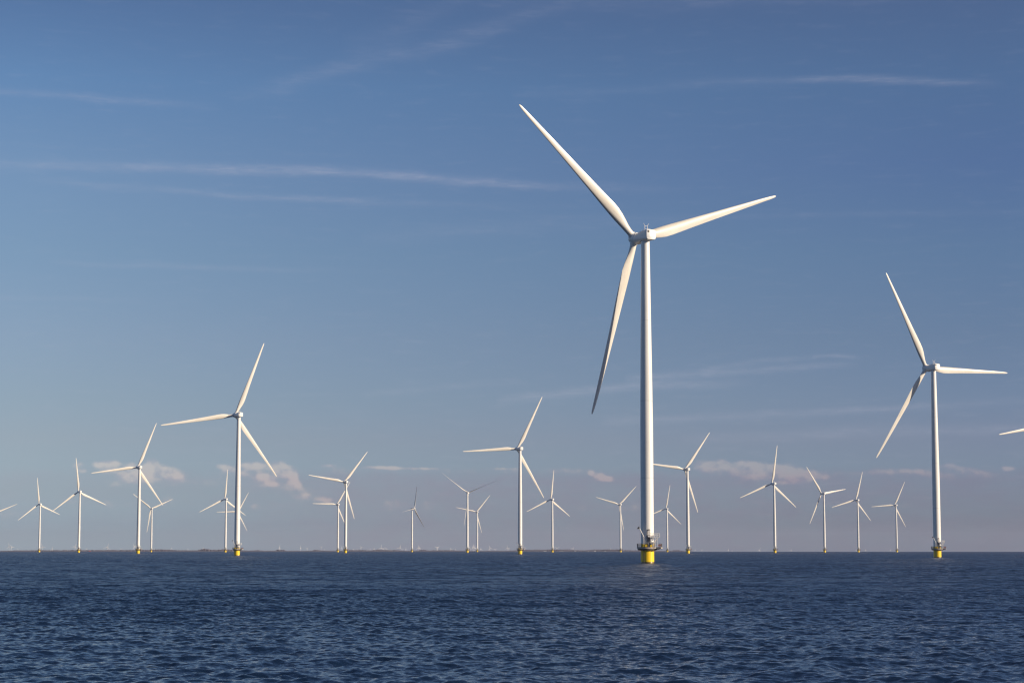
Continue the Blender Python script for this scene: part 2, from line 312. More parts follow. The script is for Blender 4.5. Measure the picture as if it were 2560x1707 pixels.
# ------------------------------------------------------------------ water: one curved sheet with real waves
def build_water():
    rs = [3.0]
    while rs[-1] < 17000:
        r = rs[-1]
        if r < 45: dr = 0.6
        elif r < 56: dr = 0.08
        elif r < 1500: dr = min(max(0.075, r * r / 7600 * 0.07), 0.65 + max(0, r - 240) * 0.0011)
        else: dr = 2.2 * (r / 1500) ** 2.6
        rs.append(r + min(dr, 400))
    rs = np.array(rs)
    fine = np.arange(-0.32, 0.32001, 0.0009)
    rest = np.linspace(0.32, 2 * math.pi - 0.32, 130)[1:-1]
    th = np.concatenate([fine, rest]); nt_, nr = len(th), len(rs)
    dth = np.abs(np.diff(np.append(th, 2 * math.pi - 0.32)))
    R_, T_ = np.meshgrid(rs, th, indexing='ij')
    x = R_ * np.sin(T_); y = R_ * np.cos(T_)
    dr = np.gradient(rs)[:, None] * np.ones((1, nt_)); dl = R_ * dth[None, :]
    g = np.random.RandomState(11)
    N = 150
    lam = np.exp(g.uniform(math.log(0.28), math.log(7.5), N))
    ang = math.radians(152) + g.normal(0, 1, N) * np.radians(np.where(lam < 2.5, 50, 30))        # travelling towards the viewer's right
    ph = g.uniform(0, 2 * math.pi, N)
    SL = 0.212
    sl = SL * math.sqrt(2.0 / N) * np.where(lam > 1.6, 0.62, 1.0) * np.where(lam > 2.8, 0.72, 1.0) * np.where(lam < 1.0, 1.15, 1.0)
    z = np.zeros_like(x); lost = np.zeros_like(x); tot = 0
    step = np.maximum(dr, dl * 0.8)
    for i in range(N):
        k = 2 * math.pi / lam[i]; dx, dy = math.sin(ang[i]), math.cos(ang[i])
        cr = np.abs(dx * np.sin(T_) + dy * np.cos(T_))
        st = dr * cr + dl * (1 - cr)
        w = np.clip((lam[i] / st - 1.6) / 1.6, 0, 1)
        pz = k * (x * dx + y * dy) + ph[i]
        # slightly peaked crests
        z += w * sl[i] / k * (np.sin(pz) - 0.18 * np.cos(2 * pz) * 1.0)
        lost += (1 - w * w) * sl[i] ** 2 / 2
    # groups of higher and lower waves
    env = 1 + 0.22 * np.sin(x * .021 + y * .013 + 1) + 0.18 * np.sin(x * -.009 + y * .034 + 2.2)
    z = z * env + drop(R_)
    v = np.stack([x, y, z], -1).reshape(-1, 3)
    v = np.vstack([v, [[0, 0, 0]]]); nv = len(v)
    i = np.arange(nr - 1)[:, None] * nt_; j = np.arange(nt_)[None, :]; j2 = (j + 1) % nt_
    quads = np.stack([i + j, i + nt_ + j, i + nt_ + j2, i + j2], -1).reshape(-1, 4)   # facing up
    tris = np.stack([np.full(nt_, nv - 1), np.arange(nt_), (np.arange(nt_) + 1) % nt_], -1)
    me = bpy.data.meshes.new('sea')
    me.vertices.add(nv); me.vertices.foreach_set('co', v.astype(np.float32).ravel())
    nq, ntr = len(quads), len(tris)
    me.loops.add(nq * 4 + ntr * 3); me.loops.foreach_set('vertex_index', np.concatenate([quads.ravel(), tris.ravel()]).astype(np.int32))
    me.polygons.add(nq + ntr)
    ls = np.concatenate([np.arange(nq) * 4, nq * 4 + np.arange(ntr) * 3]).astype(np.int32)
    me.polygons.foreach_set('loop_start', ls)
    try: me.polygons.foreach_set('loop_total', np.concatenate([np.full(nq, 4), np.full(ntr, 3)]).astype(np.int32))
    except Exception: pass
    me.polygons.foreach_set('use_smooth', np.ones(nq + ntr, bool))
    me.update(calc_edges=True); me.validate()
    at = me.attributes.new('unresolved', 'FLOAT', 'POINT')
    at.data.foreach_set('value', np.append(np.sqrt(lost).ravel(), 0.1).astype(np.float32))
    def f(t, b):
        N_ = t.nodes.new; LK = t.links.new
        geo = N_('ShaderNodeNewGeometry'); at_ = N_('ShaderNodeAttribute'); at_.attribute_name = 'unresolved'
        def vm(op, a, bb=None, s=None):
            n = N_('ShaderNodeVectorMath'); n.operation = op
            for q, val in enumerate((a, bb)):
                if val is None: continue
                if isinstance(val, tuple): n.inputs[q].default_value = val
                else: LK(val, n.inputs[q])
            if s is not None:
                if isinstance(s, (int, float)): n.inputs['Scale'].default_value = s
                else: LK(s, n.inputs['Scale'])
            return n.outputs[0]
        def mm(op, a, bb=None, clamp=False):
            n = N_('ShaderNodeMath'); n.operation = op; n.use_clamp = clamp
            for q, val in enumerate((a, bb)):
                if val is None: continue
                if isinstance(val, (int, float)): n.inputs[q].default_value = val
                else: LK(val, n.inputs[q])
            return n.outputs[0]
        rot = N_('ShaderNodeMapping'); rot.inputs['Rotation'].default_value = (0, 0, math.radians(-28)); rot.inputs['Scale'].default_value = (0.55, 1, 0)
        LK(geo.outputs['Position'], rot.inputs[0])
        def slope(scale, detail, rough=0.6):
            n = N_('ShaderNodeTexNoise'); n.inputs['Scale'].default_value = scale; n.inputs['Detail'].default_value = detail; n.inputs['Roughness'].default_value = rough
            LK(rot.outputs[0], n.inputs['Vector']); return vm('SUBTRACT', n.outputs['Color'], (0.5, 0.5, 0.5))
        s1 = slope(8.0, 3.0, 0.7)             # hand-sized ripples, present everywhere
        s2 = slope(0.8, 5.0, 0.7)       # short waves the mesh no longer carries far out
        s3 = slope(0.035, 3.0, 0.55)     # gust patches
        gust = N_('ShaderNodeMapRange'); sg = N_('ShaderNodeSeparateXYZ'); LK(s3, sg.inputs[0]); LK(sg.outputs[0], gust.inputs[0])
        for q, val in enumerate((-0.15, 0.15, 0.62, 1.35)): gust.inputs[1 + q].default_value = val
        a = vm('SCALE', s1, s=mm('MULTIPLY', gust.outputs[0], 0.90))
        c = vm('SCALE', s2, s=mm('MULTIPLY', mm('MULTIPLY', at_.outputs['Fac'], 7.0), gust.outputs[0]))
        s4 = slope(0.13, 3.0, 0.6)       # wave groups far out
        e4 = vm('SCALE', s4, s=mm('MULTIPLY', at_.outputs['Fac'], 3.0))
        # steeper front faces: the waves run towards the near shore
        skew = vm('SCALE', (0.02, -0.72, 0.0), s=at_.outputs['Fac'])
        sm = vm('ADD', vm('ADD', a, c), vm('ADD', e4, skew))
        sm = vm('MULTIPLY', sm, (0.85, 1.0, 0.0))
        nn = vm('NORMALIZE', vm('ADD', geo.outputs['Normal'], sm))
        LK(nn, b.inputs['Normal'])
        b.inputs['Base Color'].default_value = (0.006, 0.017, 0.044, 1)
        LK(mm('POWER', mm('ADD', mm('MULTIPLY', mm('MULTIPLY', at_.outputs['Fac'], at_.outputs['Fac']), 0.13), 0.00005), 0.25), b.inputs['Roughness'])
        b.inputs['IOR'].default_value = 1.333
    me.materials.append(mat('lake_water', f))
    o = bpy.data.objects.new('water', me); COL.objects.link(o)
    tag(o, 'dark blue choppy open water reaching the horizon', 'water', kind='structure')
build_water()

# ------------------------------------------------------------------ the big turbines
H_HUB, OVER, RL, TILT = 95.06, 5.9, 53.7, math.radians(6)
def blade_mesh():
    S = [(1.75, 1.86, 1.86, .93, 16, 1), (3.0, 1.90, 1.86, .94, 16, .97), (4.6, 2.15, 1.72, .98, 15.5, .75), (6.4, 2.65, 1.50, 1.06, 15, .45),
         (8.4, 3.12, 1.24, 1.13, 14, .2), (10.6, 3.38, 1.05, 1.16, 13, .05), (13.0, 3.33, .92, 1.14, 11.5, 0), (17, 3.02, .76, 1.06, 9.2, 0), (22, 2.64, .62, .94, 7, 0),
         (28, 2.24, .49, .82, 4.8, 0), (34, 1.90, .39, .71, 3, 0), (40, 1.56, .31, .60, 1.6, 0), (45, 1.28, .245, .50, .5, 0), (49, 1.04, .19, .41, -.4, 0),
         (51.6, .84, .15, .30, -1, 0), (52.8, .66, .11, .20, -1.2, 0), (53.4, .44, .07, .08, -1.2, 0), (53.7, .16, .03, -.05, -1.2, 0)]
    n = 28; rings = []
    for z, c, th, le, tw, w in S:
        ring = []; tr = th / c; a = math.radians(tw + 3.5)
        for i in range(n):
            p = 2 * math.pi * i / n; xx = 0.5 * (1 + math.cos(p)); sg = 1 if p < math.pi else -1
            yt = 5 * tr * (.2969 * math.sqrt(xx) - .126 * xx - .3516 * xx ** 2 + .2843 * xx ** 3 - .1000 * xx ** 4)
            ya = sg * yt * (1.15 if sg > 0 else .85) + 0.022 * 4 * xx * (1 - xx)
            yc = 0.5 * math.sin(p) * tr
            yy = (ya * (1 - w) + yc * w) * c
            x_, y_ = le - xx * c, yy
            x2 = x_ * math.cos(a) + y_ * math.sin(a); y2 = -x_ * math.sin(a) + y_ * math.cos(a)
            ring.append((x2, y2 - 1.5 * (z / RL) ** 2.2, z))
        rings.append(ring)
    b = MB(); b.loft(rings); return b.mesh('blade', m_blade, 50)
def super_ring(y, w, h, p, zc=0.0, n=40):
    out = []
    for i in range(n):
        t = 2 * math.pi * i / n; c, s = math.cos(t), math.sin(t)
        out.append((w / 2 * math.copysign(abs(c) ** (2 / p), c), y, zc + h / 2 * math.copysign(abs(s) ** (2 / p), s)))
    return out

def parts_template():
    P = {}
    # tower
    t = MB(); t.lathe([(5.55, 1.88), (12, 1.88), (30, 1.88), (40, 1.86), (50, 1.76), (70, 1.52), (94.25, 1.24)], 64); P['tower'] = t.mesh('tower', m_tower, 40)
    d = MB(); d.box(-.42, .42, -1.97, -1.80, 5.95, 8.0); P['tower_door'] = d.mesh('tower_door', m_grey)
    # foundation pile
    f = MB(); f.lathe([(.38, 1.92), (4.0, 1.92), (5.5, 1.92), (5.55, 1.90)], 64); P['foundation'] = f.mesh('foundation', m_yel, 40)
    g = MB(); g.lathe([(-6, 1.94), (.3, 1.95), (.38, 1.93)], 48); P['waterline_growth'] = g.mesh('waterline_growth', m_algae, 40)
    c = MB(); c.tube((-1.13, -1.66, -2), (-1.13, -1.66, 3.7), .085, 10)
    for z in (1.0, 2.4): c.box(-1.28, -.98, -1.74, -1.50, z, z + .12)
    P['cable_pipe'] = c.mesh('cable_pipe', m_steel, 40)
    # platform: round deck, a landing that reaches out to the right, ring girder below
    p = MB(); n = 40
    def deck_r(a):                            # outline radius by angle
        x, y = math.cos(a), math.sin(a)
        base = 3.05
        if x > 0.55: base = min(4.25 / max(x, .2), 4.6) if abs(y) < .62 else 3.25
        return base
    def ring(z, k): return [(deck_r(2 * math.pi * i / n) * k * math.cos(2 * math.pi * i / n), deck_r(2 * math.pi * i / n) * k * math.sin(2 * math.pi * i / n), z) for i in range(n)]
    p.loft([ring(4.26, .985), ring(4.29, 1.0), ring(4.56, 1.0), ring(4.57, .98)])
    P['platform'] = p.mesh('platform', m_grate)
    s = MB(); s.lathe([(3.72, 2.35), (3.78, 2.72), (4.05, 2.86), (4.25, 2.88)], 40)
    for k in range(12):
        a = 2 * math.pi * (k + .5) / 12; rr = deck_r(a) * .97
        s.path([(1.9 * math.cos(a), 1.9 * math.sin(a), 3.66), (rr * math.cos(a), rr * math.sin(a), 4.28)], .07, 5)
    s.box(2.7, 4.2, -.9, -.78, 4.12, 4.33); s.box(2.7, 4.2, .78, .9, 4.12, 4.33)
    P['support_ring'] = s.mesh('support_ring', m_beam, 40)
    r = MB(); rp = ring(4.57, .97)
    for z in (4.7, 5.14, 5.64): r.path([(x, y, z) for x, y, _ in rp + rp[:1]], .035 if z > 4.8 else .06, 5)
    for k in range(0, n, 2): r.tube((rp[k][0], rp[k][1], 4.5), (rp[k][0], rp[k][1], 5.66), .05, 5)
    for k in range(19, 26): r.tube((rp[k][0] * .99, rp[k][1] * .99, 4.5), (rp[k][0] * .99, rp[k][1] * .99, 5.6), .045, 5)
    P['platform_railing'] = r.mesh('platform_railing', m_steel)
    # life-saving box
    b = MB(); b.box(3.12, 3.86, -1.12, -.86, 4.92, 5.44); b.box(3.2, 3.78, -1.135, -1.12, 5.3, 5.38); P['rescue_box'] = b.mesh('rescue_box', m_red)
    b = MB(); b.box(3.2, 3.78, -1.15, -1.136, 5.1, 5.24); P['rescue_box_stripe'] = b.mesh('rescue_box_stripe', m_white)
    # davit crane: post, arm, hoist head
    k = MB(); k.tube((-1.2, -2.35, 4.57), (-1.2, -2.35, 7.6), .085, 10); k.tube((-1.08, -2.32, 7.35), (-2.42, -2.62, 10.0), .13, 8)
    k.tube((-1.2, -2.35, 6.6), (-1.66, -2.46, 8.4), .04, 6)
    P['davit_crane'] = k.mesh('davit_crane', m_white, 40)
    k = MB(); k.add([(-2.36, -2.45, 10.0), (-3.05, -2.45, 9.78), (-3.0, -2.45, 10.2), (-2.55, -2.45, 10.62), (-2.36, -2.85, 10.0), (-3.05, -2.85, 9.78), (-3.0, -2.85, 10.2), (-2.55, -2.85, 10.62)],
                    [(0, 1, 2, 3), (7, 6, 5, 4), (0, 4, 5, 1), (1, 5, 6, 2), (2, 6, 7, 3), (3, 7, 4, 0)])
    P['hoist'] = k.mesh('hoist', m_steel)
    # caged ladder in front of the tower
    l = MB()
    for x in (.04, .5): l.tube((x, -2.15, 4.57), (x, -2.15, 9.5), .04, 6)
    for i in range(16): l.tube((.04, -2.15, 4.8 + i * .3), (.5, -2.15, 4.8 + i * .3), .02, 4)
    P['ladder'] = l.mesh('ladder', m_steel, 40)
    l = MB()
    for i in range(7):
        z = 6.6 + i * .5; q = [(.27 - .42 * math.cos(a), -2.15 - .55 * math.sin(a), z) for a in [math.pi * j / 8 for j in range(9)]]
        l.path(q, .045, 5)
    for a in (.6, 1.57, 2.54): l.tube((.27 - .42 * math.cos(a), -2.15 - .55 * math.sin(a), 6.6), (.27 - .42 * math.cos(a), -2.15 - .55 * math.sin(a), 9.6), .025, 4)
    l.lathe([(9.5, .42), (9.68, .38), (9.78, .2)], 14, c=(.27, -2.3, 0))
    P['ladder_cage'] = l.mesh('ladder_cage', m_dark, 40)
    l = MB()
    for z in (7.55, 8.35, 9.05): l.box(-.02, .52, -2.78, -2.74, z, z + .36)
    l.box(.24, .30, -2.74, -2.70, 7.5, 9.45)
    P['ladder_sign'] = l.mesh('ladder_sign', m_white)
    # cabinets
    c = MB(); c.box(.66, 1.62, -2.75, -2.0, 4.57, 6.05); c.box(-.02, .60, -2.6, -2.2, 4.57, 6.0); P['equipment_cabinet'] = c.mesh('equipment_cabinet', m_grey)
    c = MB(); c.box(.60, 1.66, -2.80, -1.96, 6.052, 6.13); c.box(.7, 1.55, -2.3, -1.75, 6.4, 7.35); c.box(.8, 1.0, -2.42, -2.3, 6.7, 6.95); c.box(1.15, 1.4, -2.42, -2.3, 7.0, 7.2)
    P['cabinet_cover'] = c.mesh('cabinet_cover', m_white)
    c = MB(); c.box(.62, 1.15, -2.9, -2.76, 4.62, 5.3); P['storage_box'] = c.mesh('storage_box', m_yel)
    c = MB(); c.box(-1.6, -.25, -2.62, -2.25, 4.62, 5.4); P['storage_locker'] = c.mesh('storage_locker', m_yel)
    # upper landing with railing on the right
    u = MB(); u.box(.62, 3.28, -2.55, -.9, 7.42, 7.53)
    u.tube((3.0, -2.5, 7.42), (1.75, -1.2, 5.6), .06, 6); u.tube((2.9, -2.45, 7.4), (2.15, -2.3, 5.8), .05, 6); u.tube((3.0, -1.0, 7.42), (1.75, -.9, 5.9), .06, 6); u.tube((2.1, -2.5, 7.42), (2.1, -2.5, 4.57), .05, 6)
    u.tube((2.75, -2.5, 7.0), (2.6, -2.5, 4.57), .045, 6)
    P['upper_landing'] = u.mesh('upper_landing', m_white, 40)
    u = MB(); q = [(.66, -2.5), (1.3, -2.5), (1.95, -2.5), (2.6, -2.5), (3.24, -2.5), (3.24, -1.7), (3.24, -.94), (2.4, -.94)]
    for z in (8.0, 8.55): u.path([(x, y, z) for x, y in q], .06, 5)
    for x, y in q: u.tube((x, y, 7.5), (x, y, 8.58), .06, 5)
    u.box(3.1, 3.2, -2.48, -1.2, 7.56, 8.4)
    P['landing_railing'] = u.mesh('landing_railing', m_white)
    # nacelle: round at the hub end, rounded box at the rear
    nm = MB(); zc = .30
    R = [(4.15, 3.0, 3.0, 2.0, -.02), (4.13, 3.36, 3.36, 2.0, -.02), (3.4, 3.50, 3.44, 2.0, .02), (2.6, 3.48, 3.36, 2.1, .08), (2.58, 3.40, 3.28, 2.1, .08), (2.52, 3.40, 3.28, 2.12, .08), (2.50, 3.47, 3.34, 2.15, .1), (1.2, 3.42, 3.14, 3.0, .22), (0, 3.40, 3.06, 4.4, .27), (-1.6, 3.38, 3.04, 5.4, zc),
         (-3.0, 3.34, 3.02, 5.4, zc), (-3.22, 3.26, 2.94, 5.2, zc), (-3.32, 3.08, 2.78, 5.0, zc)]
    nm.loft([super_ring(y, w, h, p_, z_) for y, w, h, p_, z_ in R]); P['nacelle'] = nm.mesh('nacelle', m_nac, 42)
    v = MB(); v.cone((-.98, -3.325, 1.17), (-.98, -3.40, 1.17), .33, .33, 20); P['exhaust_port'] = v.mesh('exhaust_port', m_dark, 40)
    v = MB(); v.box(-.60, 1.22, -3.352, -3.31, -.28, 1.46); P['rear_hatch'] = v.mesh('rear_hatch', m_nac)
    w = MB()
    for x in (-.47, .47):
        w.tube((x, -.5, 1.75), (x, -.5, 3.35), .075, 8); w.tube((x, -.5, 3.3), (x * 1.9, -.5, 3.95), .05, 6)
    w.tube((-.47, -.5, 3.15), (.47, -.5, 3.15), .05, 6)
    w.path([(-.9, .5, 1.78), (-.9, .5, 2.15), (-.9, -1.5, 2.15), (.9, -1.5, 2.15), (.9, .5, 2.15), (.9, .5, 1.78)], .03, 5)
    w.box(-.7, .7, -1.1, .1, 1.79, 1.95); w.cone((.75, -1.2, 1.78), (.75, -1.2, 2.2), .12, .1, 8)
    P['instrument_mast'] = w.mesh('instrument_mast', m_white, 40)
    yb = MB(); yb.lathe([(-1.22, 1.30), (-1.0, 1.42)], 40); P['yaw_collar'] = yb.mesh('yaw_collar', m_steel, 40)
    # hub
    h = MB(); h.lathe([(-1.72, 1.50), (-1.70, 1.68), (-1.3, 1.74), (-.2, 1.76), (.8, 1.66), (1.5, 1.40), (2.0, 1.02), (2.35, .55), (2.45, .12)], 48, axis='Y')
    for q in range(3):
        a = math.radians(90 + 120 * q); dx, dz = math.cos(a), math.sin(a)
        h.cone((dx * 1.1, 0, dz * 1.1), (dx * 1.98, 0, dz * 1.98), 1.22, 1.04, 28)
    P['hub'] = h.mesh('hub', m_nac, 40)
    P['blade'] = blade_mesh()
    return P
PT = parts_template()

TREE_ = {'tower': ['tower_door'], 'foundation': ['waterline_growth', 'cable_pipe'], 'platform': ['support_ring', 'platform_railing'],
         'rescue_box': ['rescue_box_stripe'], 'davit_crane': ['hoist'], 'ladder': ['ladder_cage', 'ladder_sign'], 'equipment_cabinet': ['cabinet_cover'],
         'storage_box': [], 'storage_locker': [], 'upper_landing': ['landing_railing']}
GROUP = 'white offshore wind turbines on yellow piles'
def turbine(x, y, yaw_deg, ph_deg, label, feather=0.0):
    yaw = math.radians(yaw_deg)
    root = empty('wind_turbine', (x, y, drop(math.hypot(x, y))))
    tag(root, label, 'wind turbine', GROUP)
    def put(name, parent, M_=None):
        o = bpy.data.objects.new(name, PT[name]); COL.objects.link(o); o.parent = parent
        if M_ is not None: o.matrix_basis = M_
        return o
    for k, ch in TREE_.items():
        p = put(k, root)
        for c in ch: put(c, p)
    nac = put('nacelle', root, Matrix.Translation((0, 0, H_HUB + .25)) @ Matrix.Rotation(yaw, 4, 'Z'))
    for c in ('exhaust_port', 'rear_hatch', 'instrument_mast', 'yaw_collar'): put(c, nac)
    a = Vector((-math.sin(yaw) * math.cos(TILT), math.cos(yaw) * math.cos(TILT), math.sin(TILT)))
    r = Vector((math.cos(yaw), math.sin(yaw), 0)); u = r.cross(a)
    hc = Vector((0, 0, H_HUB)) + a * OVER
    def frame(X_, Y_, Z_, o_): return Matrix(((X_.x, Y_.x, Z_.x, o_.x), (X_.y, Y_.y, Z_.y, o_.y), (X_.z, Y_.z, Z_.z, o_.z), (0, 0, 0, 1)))
    t0 = math.radians(ph_deg)
    hub = put('hub', root, frame(r * math.sin(t0) - u * math.cos(t0), a, r * math.cos(t0) + u * math.sin(t0), hc))
    for i in range(3):
        t = t0 + i * 2 * math.pi / 3
        b = r * math.cos(t) + u * math.sin(t); tg = -r * math.sin(t) + u * math.cos(t)
        put('blade', root, frame(tg, -a, b, hc) @ Matrix.Rotation(math.radians(-feather), 4, 'Z'))
    return root

TB = [
 (-1245, 4850, 28, 22, 'turbine beyond the left edge, only one slanting blade tip in view'),
 (-945.3, 4019.7, 41.5, 97.7, 'leftmost complete white turbine, small, its top blade almost upright'),
 (-681.4, 3161.7, 36.3, 97.7, 'second complete white turbine from the left, blades shaped like an upside-down Y'),
 (-414.4, 2228.4, 32.5, 68.4, 'medium white turbine left of the big left one, pale cloud behind its hub'),
 (-795.1, 4431.0, 30.0, 23.4, 'small turbine just right of the medium left one, one blade hanging nearly straight down'),
 (-186.5, 1363.2, 31.1, 69.5, 'big white turbine on the left, the largest left of the centre'),
 (-515.9, 3619.3, 34.4, 86.9, 'small turbine close left of the big left tower, one blade straight up'),
 (-655.2, 4810.3, 30.2, 61.1, 'distant turbine with its tower hidden behind the big left tower, only blades showing'),
 (-224.5, 2710.8, 31.4, 51.2, 'taller of the two overlapping turbines left of centre, blade reaching up to the right'),
 (-349.9, 4038.1, 32.3, 59.0, 'shorter of the two overlapping turbines left of centre, with a level left blade'),
 (-221.4, 4449.7, -119.5, 111.6, 'small lone turbine with thin edge-on blades, rotor in front of its tower'),
 (-71.7, 3228.6, -7.8, 23.7, 'turbine with two thin blades spread in a V above its tower'),
 (-83.3, 4816.9, 25.5, 49.2, 'small turbine just right of the one with the V of thin blades'),
 (7.3, 1821.1, 25.2, 64.0, 'tall turbine at the centre, long blade pointing level to the left'),
 (73.2, 3642.8, 30.3, 85.3, 'small turbine right of the tall central one, its top blade nearly upright'),
 (218.6, 4048.2, 23.5, 44.7, 'small turbine left of the largest tower, blades up left and up right'),
 (39.2, 582.0, 27.9, 18.4, 'largest and nearest white turbine, its thick tower on a bright yellow pile'),
 (344.3, 4456.7, 24.1, 80.4, 'small turbine close right of the largest tower, its left blade partly hidden by it'),
 (200.2, 2286.2, 26.3, 53.3, 'medium turbine right of the largest, its level left blade reaching the thick tower'),
 (363.1, 2776.7, 24.9, 82.5, 'medium turbine before the long pink cloud, blades forming an upside-down Y'),
 (506.7, 3258.9, 32.4, 8.3, 'turbine at the right end of the long pink cloud, one blade pointing right'),
 (635.1, 3686.0, 27.6, 75.2, 'second small turbine left of the big right-hand turbine, blade low to the left'),
 (785.9, 4106.1, 21.9, 64.1, 'smallest turbine immediately left of the big right-hand turbine, level left blade'),
 (212.9, 1006.5, 26.2, 119.6, 'big turbine near the right edge, second largest, one blade pointing level to the right'),
 (402.0, 1460.0, 28, 70, 'turbine beyond the right edge, only one blade tip in view'),
]
FE = {10: 84, 11: 84}
for i, (x, y, yw, ph, lb) in enumerate(TB):
    turbine(x, y, yw, ph, lb, FE.get(i, 0))

# ------------------------------------------------------------------ far shore
def far_xy(px, d): return (px - CX) / F_PX * d
D_SH = 10400.0
prof = [(-120, .6), (0, 1), (20, 1.6), (60, 2.4), (150, 2.9), (200, 3.1), (270, 3.3), (340, 3.3), (380, 3.6), (392, 4.6), (403, 5.4), (415, 4.6), (430, 3.8), (450, 3), (480, 2.4), (498, 2.8), (506, 5.2), (516, 6.6), (524, 6.0), (532, 4.2),
        (548, 4.2), (560, 4.6), (572, 5.2), (590, 3.2), (612, 2.2), (628, 1.7), (640, 2.4), (650, 3.2), (662, 1.4), (692, 1.6), (698, 4.4), (706, 3.2), (712, 4), (720, 1.2), (740, 1.6), (760, 1.2), (786, 2), (790, 4.6), (797, 3.6), (804, 2.2), (830, 1.6), (850, 1.4),
        (868, 2), (878, 3.6), (888, 2.6), (900, 3.4), (915, 2.8), (925, 2.2), (935, 3.2), (945, 4.1), (962, 3.2), (990, 2.8), (1003, 2.4), (1018, 1.2), (1040, 1.6), (1048, 3), (1063, 4), (1075, 1.4), (1085, 2.6), (1130, 2.7), (1150, 1.8), (1175, 1.2), (1200, 1.1), (1240, 1.5),
        (1262, 1.2), (1282, 2.2), (1296, 3), (1310, 3.6), (1345, 3.2), (1372, 4.1), (1400, 4.4), (1425, 3.2), (1450, 2.6), (1480, 3.2), (1500, 4), (1530, 4.2), (1548, 4.6), (1556, 3), (1580, 2.5), (1600, 2.8), (1618, 1.8), (1640, 1.8), (1655, 1.2), (1676, 1.6), (1683, 3.2), (1690, 3.4), (1698, 1.9), (1715, 1), (1730, .3)]
def prof_h(px):
    if px <= prof[0][0]: return prof[0][1]
    for (a, ha), (b, hb) in zip(prof[:-1], prof[1:]):
        if px <= b: return ha + (hb - ha) * (px - a) / (b - a)
    return 0
def shore():
    m = MB(); pxs = list(range(-140, 1731, 5)); rows = [(0, -1.0), (8, 1.6), (22, 2.2), (260, 2.0), (268, -1.0)]; n = len(rows)
    for px in pxs:
        taper = min(1, (1730 - px) / 60)
        for dy, z in rows:
            d = D_SH + dy; m.v.append((far_xy(px, d), d, drop(d) + (z if z < 0 else z * max(taper, .1))))
    for i in range(len(pxs) - 1):
        for j in range(n - 1): a = i * n + j; m.f.append((a, a + n, a + n + 1, a + 1))
        a = i * n; m.f.append((a + n - 1, a + 2 * n - 1, a + n, a))
    o = m.build('shore', m_land); tag(o, 'low far shore along the horizon behind the left and central turbines', 'shore', kind='structure')
    w = MB(); g = random.Random(3)
    px = -138.0
    while px < 1728:                         # irregular overlapping clumps of bare trees
        h = (prof_h(px) + .5) * D_SH / F_PX * g.uniform(.78, 1.15)
        if h > 1.2:
            for _ in range(2):
                d = D_SH + g.uniform(30, 230); cx_ = far_xy(px + g.uniform(-1, 1), d); z0 = drop(d) + .9; rx = g.uniform(2.5, 6.5); hh = h * g.uniform(.7, 1.05)
                k = 7; ring0 = [(cx_ + rx * math.cos(2 * math.pi * i / k) * g.uniform(.7, 1.1), d + rx * math.sin(2 * math.pi * i / k), z0) for i in range(k)]
                ring1 = [(cx_ + rx * .95 * math.cos(2 * math.pi * i / k) * g.uniform(.6, 1.1), d + rx * math.sin(2 * math.pi * i / k), z0 + hh * g.uniform(.5, .75)) for i in range(k)]
                ring2 = [(cx_ + rx * .35 * math.cos(2 * math.pi * i / k) * g.uniform(.4, 1.2), d + rx * .3 * math.sin(2 * math.pi * i / k), z0 + hh * g.uniform(.85, 1.05)) for i in range(k)]
                w.loft([ring0, ring1, ring2])
        px += g.uniform(.5, 1.1)
    o = w.build('treeline', m_bush); tag(o, 'thin purple-brown line of bare trees along the far shore', 'treeline', kind='stuff')
shore()

# row of slim poplars on the far shore
def poplar_mesh(h, w, seed):
    g = random.Random(seed); k = 8; rings = []
    for z, r in ((.12, .25), (.25, .8), (.45, 1), (.65, .85), (.85, .5), (1, .08)):
        rings.append([(w * r * math.cos(2 * math.pi * i / k) * g.uniform(.7, 1.2), w * r * math.sin(2 * math.pi * i / k) * g.uniform(.7, 1.2), h * z * g.uniform(.97, 1.02)) for i in range(k)])
    m = MB(); m.loft(rings); return m.mesh('crown', m_bush)
pop = [poplar_mesh(14, 1.5, s) for s in range(4)]
tm = MB(); tm.cone((0, 0, 0), (0, 0, 3), .35, .25, 6); trunk_me = tm.mesh('trunk', m_bush)
px = 1309.0; g = random.Random(5)
while px < 1556:
    if not (1391 < px < 1397 or 1436 < px < 1458 or 1493 < px < 1497 and 0):
        d = D_SH + 25 + g.uniform(-4, 4); s = g.uniform(.72, 1.1) * (1.1 if 1480 < px < 1556 or 1395 < px < 1425 else .95)
        r = empty('poplar_tree', (far_xy(px, d), d, drop(d) + .8)); r.scale = (s, s, s)
        tag(r, 'slim dark poplar in the far shore row left of the largest turbine', 'tree', 'poplars along the far shore')
        for nm_, me in (('crown', pop[g.randrange(4)]), ('trunk', trunk_me)):
            o = bpy.data.objects.new(nm_, me); COL.objects.link(o); o.parent = r
    px += g.choice((3.2, 4.0, 4.4, 5.5, 7.0))

# tiny turbines on and beyond the far shore
def far_parts():
    P = {}
    t = MB(); t.cone((0, 0, 0), (0, 0, 1), .032, .020, 8); P['tower'] = t.mesh('tower', m_far, 40)
    t = MB(); t.box(-.035, .035, -.10, .08, -.04, .04); t.cone((0, -.10, 0), (0, -.15, 0), .035, .015, 8); P['nacelle'] = t.mesh('nacelle', m_far)
    b = MB(); rings = []
    for z, c, th in ((.02, .035, .035), (.15, .085, .03), (.4, .06, .02), (.75, .036, .012), (1, .014, .006)):
        rings.append([(c * .6, 0, z), (c * .2, th / 2, z), (-c * .4, 0, z), (c * .2, -th / 2, z)])
    b.loft(rings); P['blade'] = b.mesh('blade', m_far); return P
FP = far_parts()
